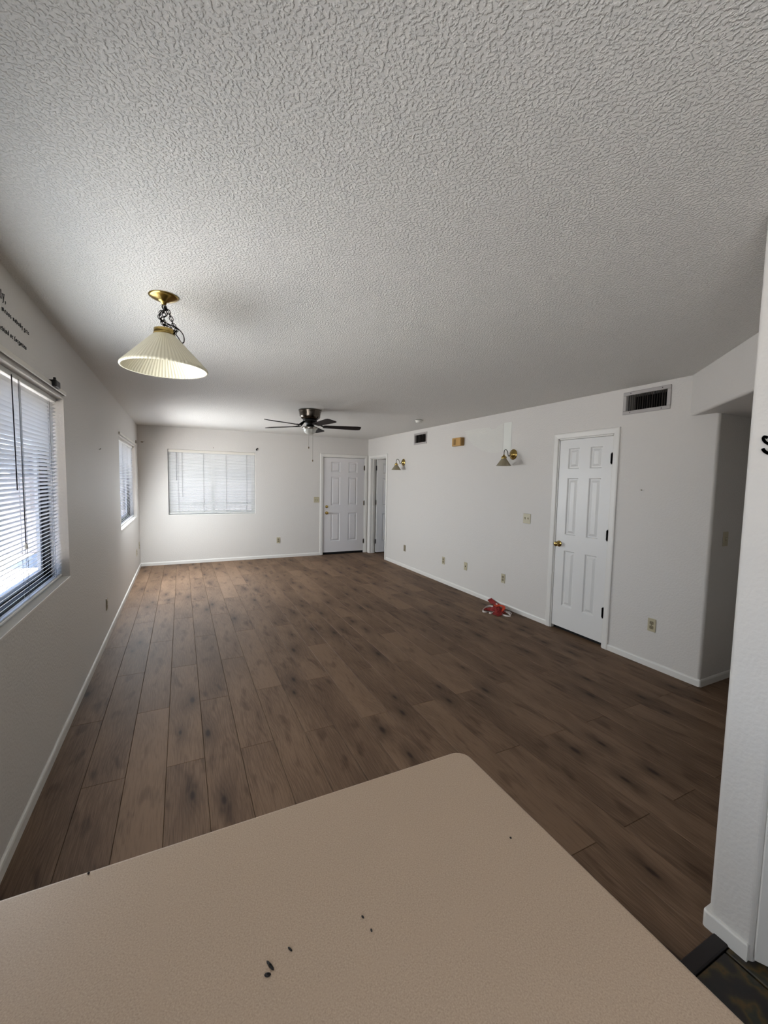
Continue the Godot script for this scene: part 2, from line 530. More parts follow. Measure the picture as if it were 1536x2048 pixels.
# ------------------------------------------------------------------ walls
func build_shell() -> void:
	var st := sb()
	wall_with_holes(st, 0, -0.16, 0.0, -0.16, 10.76, -0.1, H + 0.02, [[4.985, 6.83, 0.912, 2.042], [0.41, 2.395, 0.912, 2.042], [8.70, 10.10, 0.98, 2.06]])
	struct("wall_left", st, M.wall, "white textured wall with two blind-covered windows", "wall")
	st = sb()
	wall_with_holes(st, 2, -0.16, 0.0, 0.0, 6.60, -0.1, H + 0.02, [[0.452, 1.942, 0.89, 2.052], [3.27, 4.23, -0.1, 2.042]])
	box(st, Vector3(3.2, -0.1, -0.20), Vector3(4.29, 2.2, -0.165))
	struct("wall_far", st, M.wall, "white end wall with a wide window and the entry door", "wall")
	st = sb()
	wall_with_holes(st, 0, W, W + 0.12, 0.0, 6.50, -0.1, H + 0.02, [[0.13, 0.905, -0.1, 2.035], [1.995, 2.355, 2.22, 2.352], [5.045, 5.70, -0.1, 2.043], [5.787, 6.140, 2.234, 2.372]])
	prism(st, rounded([Vector2(W, 6.50), Vector2(W, 6.53), Vector2(5.62, 6.53), Vector2(5.62, 6.41), Vector2(W + 0.12, 6.41), Vector2(W + 0.12, 6.50)], [0, 0.022, 0, 0, 0, 0]), -0.1, H + 0.02)
	box(st, Vector3(W + 0.125, -0.1, 4.9), Vector3(W + 0.165, 2.2, 5.85))
	var wr := struct("wall_right", st, M.wall, "white wall with wall lamps, vents and the narrow white door", "wall")
	# lighter touched-up paint left by something that hung here, with a scalloped upper edge
	st = sb()
	var pts := []
	for z in [3.40, 3.6, 3.8, 3.93]: pts.append(Vector2(z, 2.292 + 0.004 * sin(z * 9.0)))
	for k in 7: pts.append(Vector2(4.01 + 0.07 * -cos(PI * k / 6.0), 2.288 - 0.035 * sin(PI * k / 6.0)))
	pts.append(Vector2(4.13, 2.305))
	pts.append(Vector2(4.19, 2.305))
	pts.append_array([Vector2(4.19, 1.96), Vector2(4.0, 1.95), Vector2(3.8, 1.99), Vector2(3.6, 2.08), Vector2(3.46, 2.18)])
	var pv := PackedVector2Array(pts)
	var ix := Geometry2D.triangulate_polygon(pv)
	for t in range(0, ix.size(), 3):
		var q := []
		for e in 3: q.append(Vector3(W - 0.0012, pv[ix[t + e]].y, pv[ix[t + e]].x))
		if (q[1] - q[0]).cross(q[2] - q[0]).x > 0: tri(st, q[0], q[2], q[1])
		else: tri(st, q[0], q[1], q[2])
	for i in pv.size():
		var a := pv[i]
		var b := pv[(i + 1) % pv.size()]
		quad(st, Vector3(W - 0.0012, a.y, a.x), Vector3(W - 0.0012, b.y, b.x), Vector3(W + 0.001, b.y, b.x), Vector3(W + 0.001, a.y, a.x))
	var pm: StandardMaterial3D = M.wall.duplicate()
	pm.albedo_color = Color(0.815, 0.808, 0.782)
	obj("paint_patch", st, pm, wr)
	obj("paint_strip", boxm(Vector3(W - 0.002, 1.965, 4.20), Vector3(W + 0.001, 2.312, 4.335)), M.patch, wr)
	# the wall that ends as a pier beside the counter
	st = sb()
	prism(st, rounded([Vector2(2.33, 7.553), Vector2(5.74, 7.553), Vector2(5.74, 7.685), Vector2(2.33, 7.685)], [0.018, 0, 0, 0.018]), -0.1, H + 0.02)
	struct("wall_kitchen", st, M.wall, "white wall end with rounded corners beside the counter", "wall")
	# dropped ceiling of the hallway: its slanting face is the header over the opening
	st = sb()
	prism(st, PackedVector2Array([Vector2(W, 6.322), Vector2(3.055, 7.56), Vector2(5.66, 7.56), Vector2(5.66, 6.50), Vector2(W, 6.50)]), 2.12, H + 0.02, 0.0, 0.02)
	struct("wall_header", st, M.wall, "white slanting header over the hallway opening", "wall")
	struct("wall_hall_end", boxm(Vector3(5.62, -0.1, 6.41), Vector3(5.74, H, 7.685)), M.wall, "wall closing the dim hallway", "wall")
	# room behind the open door
	st = sb()
	wall_with_holes(st, 0, 6.60, 6.76, -0.16, 2.72, -0.1, H + 0.02, [[1.1, 1.9, 0.9, 2.05]])
	box(st, Vector3(W + 0.12, -0.1, 2.6), Vector3(6.60, H + 0.02, 2.72))
	struct("wall_bedroom", st, M.wall, "white walls of the room behind the open door", "wall")
	# kitchen behind the camera
	st = sb()
	wall_with_holes(st, 2, 10.60, 10.76, 0.0, 4.52, -0.1, H + 0.02, [])
	box(st, Vector3(4.40, -0.1, 7.685), Vector3(4.52, H + 0.02, 10.60))
	struct("wall_kitchen_back", st, M.wall, "white kitchen walls behind the counter", "wall")
	struct("ceiling", boxm(Vector3(-0.16, H, -0.16), Vector3(6.76, H + 0.16, 10.76)), M.ceiling, "white ceiling with coarse knockdown texture", "ceiling")
	struct("roof", boxm(Vector3(-0.55, H + 0.17, -0.55), Vector3(7.6, H + 0.27, 11.3)), M.stucco, "flat roof with eaves over the house walls", "roof")

# baseboard along a run on the floor: a to b, n points into the room
func baseboard(st: SurfaceTool, a: Vector2, b: Vector2, n: Vector2) -> void:
	var prof := [[0.0, 0.0], [0.012, 0.0], [0.012, 0.044], [0.009, 0.053], [0.004, 0.058], [0.0, 0.058]]
	var P := func(e: Vector2, k: int): return Vector3(e.x + n.x * prof[k][0], prof[k][1], e.y + n.y * prof[k][0])
	var s := 1.0 if (b - a).cross(n) > 0 else -1.0
	for k in prof.size() - 1:
		if s < 0: quad(st, P.call(a, k), P.call(b, k), P.call(b, k + 1), P.call(a, k + 1))
		else: quad(st, P.call(a, k), P.call(a, k + 1), P.call(b, k + 1), P.call(b, k))
	for e in [a, b]:
		quad(st, P.call(e, 0), P.call(e, 1), P.call(e, 2), P.call(e, 5))

func build_trim() -> void:
	var st := sb()
	baseboard(st, Vector2(0, 0), Vector2(0, 7.65), Vector2(1, 0))
	struct("baseboard_left", st, M.trim, "white baseboard along the window wall", "baseboard")
	st = sb()
	baseboard(st, Vector2(0, 0), Vector2(3.212, 0), Vector2(0, 1))
	struct("baseboard_far", st, M.trim, "white baseboard under the end window", "baseboard")
	st = sb()
	baseboard(st, Vector2(W, 0.966), Vector2(W, 5.006), Vector2(-1, 0))
	struct("baseboard_right", st, M.trim, "white baseboard between the two doors", "baseboard")
	st = sb()
	baseboard(st, Vector2(W, 5.748), Vector2(W, 6.53), Vector2(-1, 0))
	baseboard(st, Vector2(W, 6.53), Vector2(5.62, 6.53), Vector2(0, 1))
	cbox(st, Vector3(W - 0.012, 0, 6.52), Vector3(W + 0.01, 0.058, 6.542), 0.006)
	struct("baseboard_hall", st, M.trim, "white baseboard turning the corner into the hallway", "baseboard")
	st = sb()
	prism(st, rounded([Vector2(2.318, 7.541), Vector2(2.9, 7.541), Vector2(2.9, 7.60), Vector2(2.40, 7.60), Vector2(2.40, 7.675), Vector2(2.318, 7.675)], [0.014, 0, 0, 0, 0, 0]), 0.0, 0.060, 0.007)
	struct("baseboard_kitchen", st, M.trim, "white baseboard round the wall end beside the counter", "baseboard")
	# narrow painted board on the kitchen side of the wall end
	st = sb()
	var bx := Transform3D(Basis(Vector3.UP, atan2(0.027, 0.045)), Vector3(2.334, 0, 7.688))
	cbox(st, Vector3(0.0, 0.012, 0.0), Vector3(0.014, H, 0.052), 0.003, bx)
	struct("trim_2", st, M.trim, "narrow white upright board at the corner of the wall end", "trim")

# ------------------------------------------------------------------ doors
# builds a six-panel door in local axes: x across (0..w), y up, front face at z = 0, slab behind it
func six_panel(parent: Node3D, w: float, y0: float, y1: float, thick: float, mat: Material) -> void:
	var h := y1 - y0
	var k := w / 0.61
	var sx := [0.112 * k, 0.246 * k, 0.370 * k, 0.504 * k]
	var sy := [0.236, 0.835, 1.005, 1.605, 1.702, 1.915]
	var rects := []
	for c in 2:
		for r in 3:
			rects.append([sx[c * 2], sx[c * 2 + 1], y0 + sy[r * 2] * h / 2.005, y0 + sy[r * 2 + 1] * h / 2.005])
	var st := sb()
	wall_with_holes(st, 2, -thick, 0.0, 0.0, w, y0, y1, rects)
	obj("slab", st, mat, parent)
	for r in rects:
		st = sb()
		# moulded rim, flat groove, raised field
		var steps := [[0.0, 0.0], [0.003, -0.002], [0.010, -0.0125], [0.020, -0.0125], [0.040, -0.003], [0.044, -0.0015]]
		for i in steps.size() - 1:
			var o: Array = steps[i]
			var p: Array = steps[i + 1]
			var A := [Vector3(r[0] + o[0], r[2] + o[0], o[1]), Vector3(r[1] - o[0], r[2] + o[0], o[1]), Vector3(r[1] - o[0], r[3] - o[0], o[1]), Vector3(r[0] + o[0], r[3] - o[0], o[1])]
			var B := [Vector3(r[0] + p[0], r[2] + p[0], p[1]), Vector3(r[1] - p[0], r[2] + p[0], p[1]), Vector3(r[1] - p[0], r[3] - p[0], p[1]), Vector3(r[0] + p[0], r[3] - p[0], p[1])]
			for e in 4:
				var f := (e + 1) % 4
				quad(st, A[e], A[f], B[f], B[e])
		var q: float = steps[5][0]
		quad(st, Vector3(r[0] + q, r[2] + q, -0.0015), Vector3(r[1] - q, r[2] + q, -0.0015), Vector3(r[1] - q, r[3] - q, -0.0015), Vector3(r[0] + q, r[3] - q, -0.0015))
		obj("panel", st, mat, parent)

# door casing round an opening (local x across, z towards the room)
func casing(parent: Node3D, x0: float, x1: float, top: float, jamb: float, mat: Material) -> void:
	var st := sb()
	var cw := 0.058
	var prof := [[0.0, 0.0], [0.0, 0.010], [0.006, 0.014], [cw - 0.014, 0.017], [cw - 0.003, 0.014], [cw, 0.010], [cw, 0.0]]
	for i in prof.size() - 1:
		var a: Array = prof[i]
		var b: Array = prof[i + 1]
		quad(st, Vector3(x0 - a[0], 0, a[1]), Vector3(x0 - a[0], top + a[0], a[1]), Vector3(x0 - b[0], top + b[0], b[1]), Vector3(x0 - b[0], 0, b[1]))
		quad(st, Vector3(x1 + a[0], 0, a[1]), Vector3(x1 + b[0], 0, b[1]), Vector3(x1 + b[0], top + b[0], b[1]), Vector3(x1 + a[0], top + a[0], a[1]))
		quad(st, Vector3(x0 - a[0], top + a[0], a[1]), Vector3(x1 + a[0], top + a[0], a[1]), Vector3(x1 + b[0], top + b[0], b[1]), Vector3(x0 - b[0], top + b[0], b[1]))
	obj("casing", st, mat, parent)
	st = sb()
	for s in [[x0, x0 + 0.012], [x1 - 0.012, x1]]: box(st, Vector3(s[0], 0, -jamb), Vector3(s[1], top, 0.001))
	box(st, Vector3(x0, top - 0.012, -jamb), Vector3(x1, top, 0.001))
	obj("jamb", st, mat, parent)

func hinge_mesh() -> SurfaceTool:
	var st := sb()
	cbox(st, Vector3(-0.016, -0.045, -0.002), Vector3(0.016, 0.045, 0.003), 0.001)
	tube(st, [Vector3(0, -0.048, 0.006), Vector3(0, 0.048, 0.006)], 0.0065, 10)
	for y in [-0.05, 0.05]: lathe(st, [Vector2(0.0, y + 0.006), Vector2(0.005, y + 0.003), Vector2(0.0055, y - 0.003), Vector2(0.0, y - 0.006)], 10, Transform3D(Basis.IDENTITY, Vector3(0, 0, 0.006)))
	return st

func knob_mesh() -> SurfaceTool:
	var st := sb()
	lathe(st, [Vector2(0.0, 0.0), Vector2(0.033, 0.0), Vector2(0.032, 0.006), Vector2(0.016, 0.010), Vector2(0.011, 0.016), Vector2(0.011, 0.028), Vector2(0.020, 0.034), Vector2(0.0265, 0.044), Vector2(0.0255, 0.055), Vector2(0.018, 0.063), Vector2(0.0, 0.065)], 24, Transform3D(Basis(Vector3.RIGHT, PI / 2), Vector3.ZERO))
	return st

func at_child(o: Node3D, p: Vector3) -> Node3D:
	o.position = p
	return o

func build_doors() -> void:
	# local frame on the right wall: local x = +z of the room reversed so that local z faces the room (-x)
	var on_right := Basis(Vector3(0, 0, 1), Vector3.UP, Vector3(-1, 0, 0))
	var d := thing("door_1", "narrow white six-panel closet door with brass knob, closed", "door", Vector3(W, 0, 0), "", "structure")
	d.transform = Transform3D(on_right, Vector3(W, 0, 0))
	casing(d, 5.055, 5.69, 2.043, 0.10, M.trim)
	six_into(d, Vector3(5.069, 0, -0.006), 0.607, 0.038, 2.028, 0.035, M.door)
	for y in [1.816, 1.088, 0.339]: at_child(obj("hinge", hinge_mesh(), M.bronze, d), Vector3(5.678, y, 0.0))
	at_child(obj("knob", knob_mesh(), M.brass, d), Vector3(5.118, 0.93, -0.006))
	obj("gap", boxm(Vector3(5.067, 0.0, -0.11), Vector3(5.678, 0.060, -0.043)), M.black_gap, d)
	# entry door in the far wall
	d = thing("door_2", "white six-panel entry door with deadbolt in the end wall", "door", Vector3.ZERO, "", "structure")
	casing(d, 3.281, 4.222, 2.042, 0.14, M.trim)
	six_into(d, Vector3(3.297, 0, -0.012), 0.910, 0.045, 2.024, 0.045, M.far_door)
	for y in [1.83, 1.08, 0.25]: at_child(obj("hinge", hinge_mesh(), M.old_brass, d), Vector3(4.212, y, -0.004))
	at_child(obj("knob", knob_mesh(), M.brass, d), Vector3(3.372, 0.875, -0.012))
	var st := sb()
	lathe(st, [Vector2(0.0, 0.0), Vector2(0.031, 0.0), Vector2(0.030, 0.008), Vector2(0.014, 0.012), Vector2(0.0, 0.012)], 20, Transform3D(Basis(Vector3.RIGHT, PI / 2), Vector3.ZERO))
	cbox(st, Vector3(-0.015, -0.004, 0.01), Vector3(0.015, 0.004, 0.024), 0.002)
	at_child(obj("deadbolt", st, M.brass, d), Vector3(3.372, 1.005, -0.012))
	obj("threshold", boxm(Vector3(3.293, 0.0, -0.13), Vector3(4.21, 0.043, -0.03), 0.004), M.black_gap, d)
	# open door of the room at the far right corner: hinged on the far jamb, swung away
	d = thing("door_3", "white six-panel door standing open beside the entry door", "door", Vector3(W, 0, 0), "", "structure")
	d.transform = Transform3D(on_right, Vector3(W, 0, 0))
	casing(d, 0.138, 0.897, 2.035, 0.12, M.trim)
	st = sb()
	for e in [[0.150, 0.162], [0.873, 0.885]]: box(st, Vector3(e[0], 0, -0.085), Vector3(e[1], 2.023, -0.05))
	box(st, Vector3(0.150, 2.011, -0.085), Vector3(0.885, 2.023, -0.05))
	obj("door_stop", st, M.trim, d)
	var swung := Basis(Vector3(0, 0, -1), Vector3.UP, Vector3(1, 0, 0))   # slab runs away from the room
	six_into(d, Vector3(0.203, 0, -0.128), 0.735, 0.025, 2.018, 0.035, M.door, swung)
	for y in [1.83, 1.10, 0.26]: at_child(obj("hinge", hinge_mesh(), M.bronze, d), Vector3(0.19, y, -0.115))

func six_into(d: Node3D, at: Vector3, w: float, y0: float, y1: float, thick: float, mat: Material, turn := Basis.IDENTITY) -> void:
	var before := d.get_child_count()
	six_panel(d, w, y0, y1, thick, mat)
	for k in range(before, d.get_child_count()):
		(d.get_child(k) as Node3D).transform = Transform3D(turn, at)

# ------------------------------------------------------------------ windows
# local frame: x across the opening (0..w), y up, z towards the room with the wall face at z = 0
func window_unit(called: String, xf: Transform3D, w: float, y0: float, y1: float, frame: Material, label: String) -> Node3D:
	var d := thing(called, label, "window", xf.origin, "", "structure")
	d.transform = xf
	var st := sb()
	var f := 0.026
	for e in [[0.0, f], [w - f, w]]: cbox(st, Vector3(e[0], y0, -0.15), Vector3(e[1], y1, -0.095), 0.003)
	for e in [[y0, y0 + f], [y1 - f, y1]]: cbox(st, Vector3(f, e[0], -0.15), Vector3(w - f, e[1], -0.095), 0.003)
	obj("window_frame", st, frame, d)
	for side in 2:
		var a := f if side == 0 else w * 0.5 - 0.03
		var b := w * 0.5 + 0.03 if side == 0 else w - f
		var z := -0.118 if side == 0 else -0.140
		st = sb()
		var g := 0.034
		for e in [[a, a + g], [b - g, b]]: cbox(st, Vector3(e[0], y0 + f, z - 0.010), Vector3(e[1], y1 - f, z + 0.010), 0.002)
		for e in [[y0 + f, y0 + f + g], [y1 - f - g, y1 - f]]: cbox(st, Vector3(a + g, e[0], z - 0.010), Vector3(b - g, e[1], z + 0.010), 0.002)
		obj("sash", st, M.frame_light, d)
		obj("pane", boxm(Vector3(a + g, y0 + f + g, z - 0.002), Vector3(b - g, y1 - f - g, z + 0.002)), M.pane, d)
	obj("sill", boxm(Vector3(0.0, y0 - 0.012, -0.094), Vector3(w, y0 + 0.002, 0.004), 0.002), M.trim, d)
	return d

func slat_mesh(w: float, tilt: float, dip := 0.0) -> SurfaceTool:
	var st := sb()
	var n := 5
	var P := []
	for i in n + 1:
		var t := (float(i) / n - 0.5)
		var v := Vector2(t * 0.0255, 0.0022 * (1.0 - 4.0 * t * t)).rotated(tilt)
		P.append(v)
	for i in n:
		for s in [0, 1]:
			var o := 0.00022 if s == 0 else -0.00022
			var a := Vector3(0, P[i].y + o, P[i].x)
			var b := Vector3(0, P[i + 1].y + o, P[i + 1].x)
			var a2 := Vector3(w, P[i].y + o, P[i].x)
			var b2 := Vector3(w, P[i + 1].y + o, P[i + 1].x)
			if s == 0: quad(st, a, b, b2, a2)
			else: quad(st, a, a2, b2, b)
	return st

func blind(xf: Transform3D, w: float, y0: float, y1: float, tilt: float, pitch: float, ladders: Array, wand_x: float, joined: bool, label: String, bottom := 0.0) -> Node3D:
	var d := thing("window_blind", label, "blind", xf.origin, "window blinds")
	d.transform = xf
	var z := -0.050
	var a := 0.009
	var ww := w - 0.018
	obj("headrail", boxm(Vector3(a, y1 - 0.026, z - 0.0135), Vector3(a + ww, y1 - 0.001, z + 0.0135), 0.002), M.blind, d)
	var lowest := y0 + 0.024 + bottom
	obj("bottom_rail", boxm(Vector3(a, lowest - 0.016, z - 0.012), Vector3(a + ww, lowest - 0.003, z + 0.012), 0.003), M.blind, d)
	var n := int((y1 - 0.040 - lowest) / pitch)
	var one := slat_mesh(ww, tilt).commit()
	var all := sb()
	for k in n + 1:
		var y := lowest + 0.012 + pitch * k
		var t := Transform3D(Basis(Vector3.RIGHT, rng.randf_range(-0.03, 0.03)), Vector3(a, y, z))
		if joined: all.append_from(one, 0, t)
		else:
			var o := obj("slat", one, M.blind, d)
			o.transform = t
	if joined:
		var o := obj("slats", all, M.blind, d)
		o.set_meta("kind", "stuff")
	for x in ladders:
		var st := sb()
		for s in [-0.0105, 0.0105]: tube(st, [Vector3(x, lowest, z + s), Vector3(x, y1 - 0.02, z + s)], 0.0009, 5)
		tube(st, [Vector3(x + 0.012, lowest, z), Vector3(x + 0.012, y1 - 0.02, z)], 0.0007, 5)
		obj("ladder_cord", st, M.cord, d)
	var ws := sb()
	tube(ws, [Vector3(wand_x, y1 - 0.02, z + 0.018), Vector3(wand_x, y1 - 0.55, z + 0.020)], 0.0024, 6)
	obj("tilt_wand", ws, M.wand, d)
	ws = sb()
	for s in [0.0, 0.012]: tube(ws, [Vector3(wand_x + 0.09 + s, y1 - 0.02, z + 0.017), Vector3(wand_x + 0.086 + s * 0.6, y1 - 0.82, z + 0.019)], 0.0011, 5)
	lathe(ws, [Vector2(0.0, 0.0), Vector2(0.006, -0.006), Vector2(0.008, -0.03), Vector2(0.0, -0.034)], 10, Transform3D(Basis.IDENTITY, Vector3(wand_x + 0.09, y1 - 0.81, z + 0.019)))
	obj("lift_cord", ws, M.cord, d)
	return d

func build_windows() -> void:
	# on the left wall local x runs away from the camera (-z)
	var on_left := Basis(Vector3(0, 0, -1), Vector3.UP, Vector3(1, 0, 0))
	window_unit("window_1", Transform3D(on_left, Vector3(0, 0, 6.83)), 1.845, 0.912, 2.042, M.frame_dark, "sliding window with dark frame nearest the counter")
	window_unit("window_2", Transform3D(on_left, Vector3(0, 0, 2.395)), 1.985, 0.912, 2.042, M.frame_dark, "sliding window with dark frame near the far corner")
	window_unit("window_3", Transform3D(Basis.IDENTITY, Vector3(0.452, 0, 0)), 1.49, 0.89, 2.052, M.frame_light, "wide sliding window with grey frame in the end wall")
	window_unit("window_4", Transform3D(on_left, Vector3(0, 0, 10.10)), 1.40, 0.98, 2.06, M.frame_light, "unshaded kitchen window on the window wall behind the counter")
	blind(Transform3D(on_left, Vector3(0, 0, 6.83)), 1.845, 0.912, 2.042, 0.66, 0.0218, [0.18, 0.62, 1.20, 1.70], 1.06, false, "large white mini blind on the window nearest the counter")
	blind(Transform3D(on_left, Vector3(0, 0, 2.395)), 1.985, 0.912, 2.042, 0.66, 0.0218, [0.18, 0.70, 1.28, 1.80], 0.12, true, "white mini blind on the window by the far left corner", 0.006)
	var b3 := blind(Transform3D(Basis.IDENTITY, Vector3(0.452, 0, 0)), 1.49, 0.89, 2.052, 0.82, 0.0218, [0.16, 0.575, 0.965, 1.33], 0.135, true, "white mini blind on the window beside the entry door", 0.008)
	obj("valance", boxm(Vector3(0.005, 2.004, -0.032), Vector3(1.485, 2.050, -0.024), 0.002), M.rod, b3)
	# flat white curtain rods over the windows
	var rod := func(xf: Transform3D, a: float, b: float, y: float, label: String, out: float):
		var d := thing("curtain_rod", label, "curtain rod", xf.origin, "curtain rods")
		d.transform = xf
		var st := sb()
		cbox(st, Vector3(a, y - 0.014, out), Vector3(b, y + 0.014, out + 0.008), 0.003)
		for e in [[a, a + 0.006], [b - 0.006, b]]: cbox(st, Vector3(e[0], y - 0.014, 0.0), Vector3(e[1], y + 0.014, out + 0.004), 0.002)
		obj("rod", st, M.rod, d)
		obj("sleeve", boxm(Vector3(a + (b - a) * 0.35, y - 0.016, out - 0.001), Vector3(a + (b - a) * 0.42, y + 0.016, out + 0.010), 0.003), M.rod, d)
		return d
	rod.call(Transform3D(on_left, Vector3(0, 0, 6.83)), -0.02, 1.842, 2.074, "flat white curtain rod above the blind nearest the counter", 0.010)
	rod.call(Transform3D(on_left, Vector3(0, 0, 2.395)), -0.01, 1.975, 2.075, "flat white curtain rod above the far left corner window", 0.008)
	var br := sb()
	cbox(br, Vector3(0.0195, 2.060, 5.235), Vector3(0.040, 2.100, 5.325), 0.004)
	cbox(br, Vector3(0, 2.091, 5.25), Vector3(0.022, 2.10, 5.31), 0.002)
	cbox(br, Vector3(0.02, 2.098, 5.285), Vector3(0.032, 2.116, 5.30), 0.002)
	tag(obj("rod_bracket", br, M.iron), "black rod bracket above the blind nearest the counter", "bracket", "black rod brackets")
	br = sb()
	cbox(br, Vector3(1.950, 2.095, 0.0), Vector3(1.974, 2.125, 0.03), 0.004)
	tube(br, spline([Vector3(1.962, 2.12, 0.026), Vector3(1.972, 2.138, 0.036), Vector3(1.986, 2.136, 0.03)], 5), 0.006, 6)
	tag(obj("rod_bracket", br, M.iron), "black hook bracket above the end window's upper corner beside the entry door", "bracket", "black rod brackets")
	br = sb()
	cbox(br, Vector3(0.0, 2.10, 0.31), Vector3(0.010, 2.15, 0.335), 0.002)
	tag(obj("rod_bracket", br, M.old_brass), "small brown bracket on the window wall right by the far corner", "bracket", "small brown brackets")
	br = sb()
	cbox(br, Vector3(0.050, 2.142, 0.0), Vector3(0.085, 2.156, 0.012), 0.002)
	tube(br, [Vector3(0.085, 2.15, 0.006), Vector3(0.105, 2.168, 0.010)], 0.004, 6)
	tag(obj("rod_bracket", br, M.old_brass), "small brown bracket on the end wall right by the far corner", "bracket", "small brown brackets")

# ------------------------------------------------------------------ fittings
func wall_plate(xf: Transform3D, kind: String, label: String, cat: String, group: String, mat: Material, wide := 0.070) -> void:
	var d := thing("outlet" if cat == "outlet" else ("wall_plate" if cat == "plate" else "light_switch"), label, cat, xf.origin, group)
	d.transform = xf
	obj("plate", boxm(Vector3(-wide / 2, -0.0575, 0.0), Vector3(wide / 2, 0.0575, 0.006), 0.003), mat, d)
	if kind == "duplex":
		for y in [-0.0195, 0.0195]:
			var st := sb()
			prism(st, rounded([Vector2(-0.0165, -0.0145), Vector2(0.0165, -0.0145), Vector2(0.0165, 0.0145), Vector2(-0.0165, 0.0145)], [0.008, 0.008, 0.008, 0.008], 4), 0.0, 0.0025, 0.0008)
			var o := obj("receptacle", st, M.ivory_dark, d)
			o.transform = Transform3D(Basis(Vector3.RIGHT, PI / 2), Vector3(0, y, 0.006))
			st = sb()
			for x in [-0.0065, 0.0065]: box(st, Vector3(x - 0.0012, y - 0.001, 0.0084), Vector3(x + 0.0012, y + 0.008, 0.0088))
			lathe(st, [Vector2(0.0026, 0.0), Vector2(0.0026, 0.0004), Vector2(0.0, 0.0004)], 8, Transform3D(Basis(Vector3.RIGHT, PI / 2), Vector3(0, y - 0.008, 0.0084)))
			obj("slots", st, M.slot, d)
		obj("screw", boxm(Vector3(-0.003, -0.003, 0.005), Vector3(0.003, 0.003, 0.007), 0.001), M.slot, d)
	elif kind == "jack":
		obj("jack", boxm(Vector3(-0.008, -0.009, 0.005), Vector3(0.008, 0.009, 0.0085), 0.001), M.slot, d)
	elif kind == "blank":
		for y in [-0.03, 0.03]: obj("screw", boxm(Vector3(-0.003, y - 0.003, 0.005), Vector3(0.003, y + 0.003, 0.007), 0.001), M.slot, d)
	elif kind.begins_with("toggle"):
		var n := int(kind.substr(6))
		for k in n:
			var x := (k - (n - 1) * 0.5) * 0.046
			obj("slot", boxm(Vector3(x - 0.006, -0.013, 0.005), Vector3(x + 0.006, 0.013, 0.0068)), M.ivory_dark, d)
			var t := obj("toggle", boxm(Vector3(-0.004, -0.005, 0.0), Vector3(0.004, 0.005, 0.017), 0.0015), mat, d)
			t.transform = Transform3D(Basis(Vector3.RIGHT, -0.5), Vector3(x, 0.002, 0.005))

func build_plates() -> void:
	var right := Basis(Vector3(0, 0, 1), Vector3.UP, Vector3(-1, 0, 0))
	var left := Basis(Vector3(0, 0, -1), Vector3.UP, Vector3(1, 0, 0))
	var g := "ivory wall outlets"
	wall_plate(Transform3D(right, Vector3(W, 0.352, 1.714)), "blank", "small grey plate low on the wall below the far wall lamp", "plate", "", M.ivory_dark)
	wall_plate(Transform3D(right, Vector3(W, 0.353, 2.962)), "duplex", "ivory outlet low on the lamp wall, below the small vent's right side", "outlet", g, M.ivory)
	wall_plate(Transform3D(right, Vector3(W, 0.372, 3.520)), "jack", "ivory jack plate low on the lamp wall, below the brown chime box", "plate", "", M.ivory)
	wall_plate(Transform3D(right, Vector3(W, 0.367, 4.292)), "duplex", "ivory outlet on the wall just above the red cloth", "outlet", g, M.ivory)
	wall_plate(Transform3D(right, Vector3(W, 0.370, 6.140)), "duplex", "ivory outlet right of the narrow door, below the large vent", "outlet", g, M.ivory)
	wall_plate(Transform3D(right, Vector3(W, 1.157, 4.648)), "toggle2", "double light switch left of the narrow white door", "switch", "light switches", M.ivory, 0.116)
	wall_plate(Transform3D(Basis.IDENTITY, Vector3(4.496, 1.162, 6.53)), "toggle1", "single ivory light switch in the dim hallway", "switch", "light switches", M.ivory)
	wall_plate(Transform3D(Basis.IDENTITY, Vector3(3.150, 1.151, 0.0)), "toggle2", "double light switch beside the entry door", "switch", "light switches", M.ivory, 0.116)
	wall_plate(Transform3D(Basis.IDENTITY, Vector3(2.375, 0.350, 0.0)), "duplex", "ivory outlet low on the end wall left of the entry door", "outlet", g, M.ivory)
	wall_plate(Transform3D(left, Vector3(0.0, 0.344, 3.62)), "duplex", "outlet low on the window wall between the two windows", "outlet", g, M.ivory_dark)
	wall_plate(Transform3D(left, Vector3(0.0, 0.345, 0.63)), "duplex", "outlet low on the window wall below the far corner window", "outlet", g, M.ivory)
	wall_plate(Transform3D(left, Vector3(0.0, 0.395, 0.17)), "jack", "jack plate low on the window wall, right in the far corner", "plate", "", M.ivory)

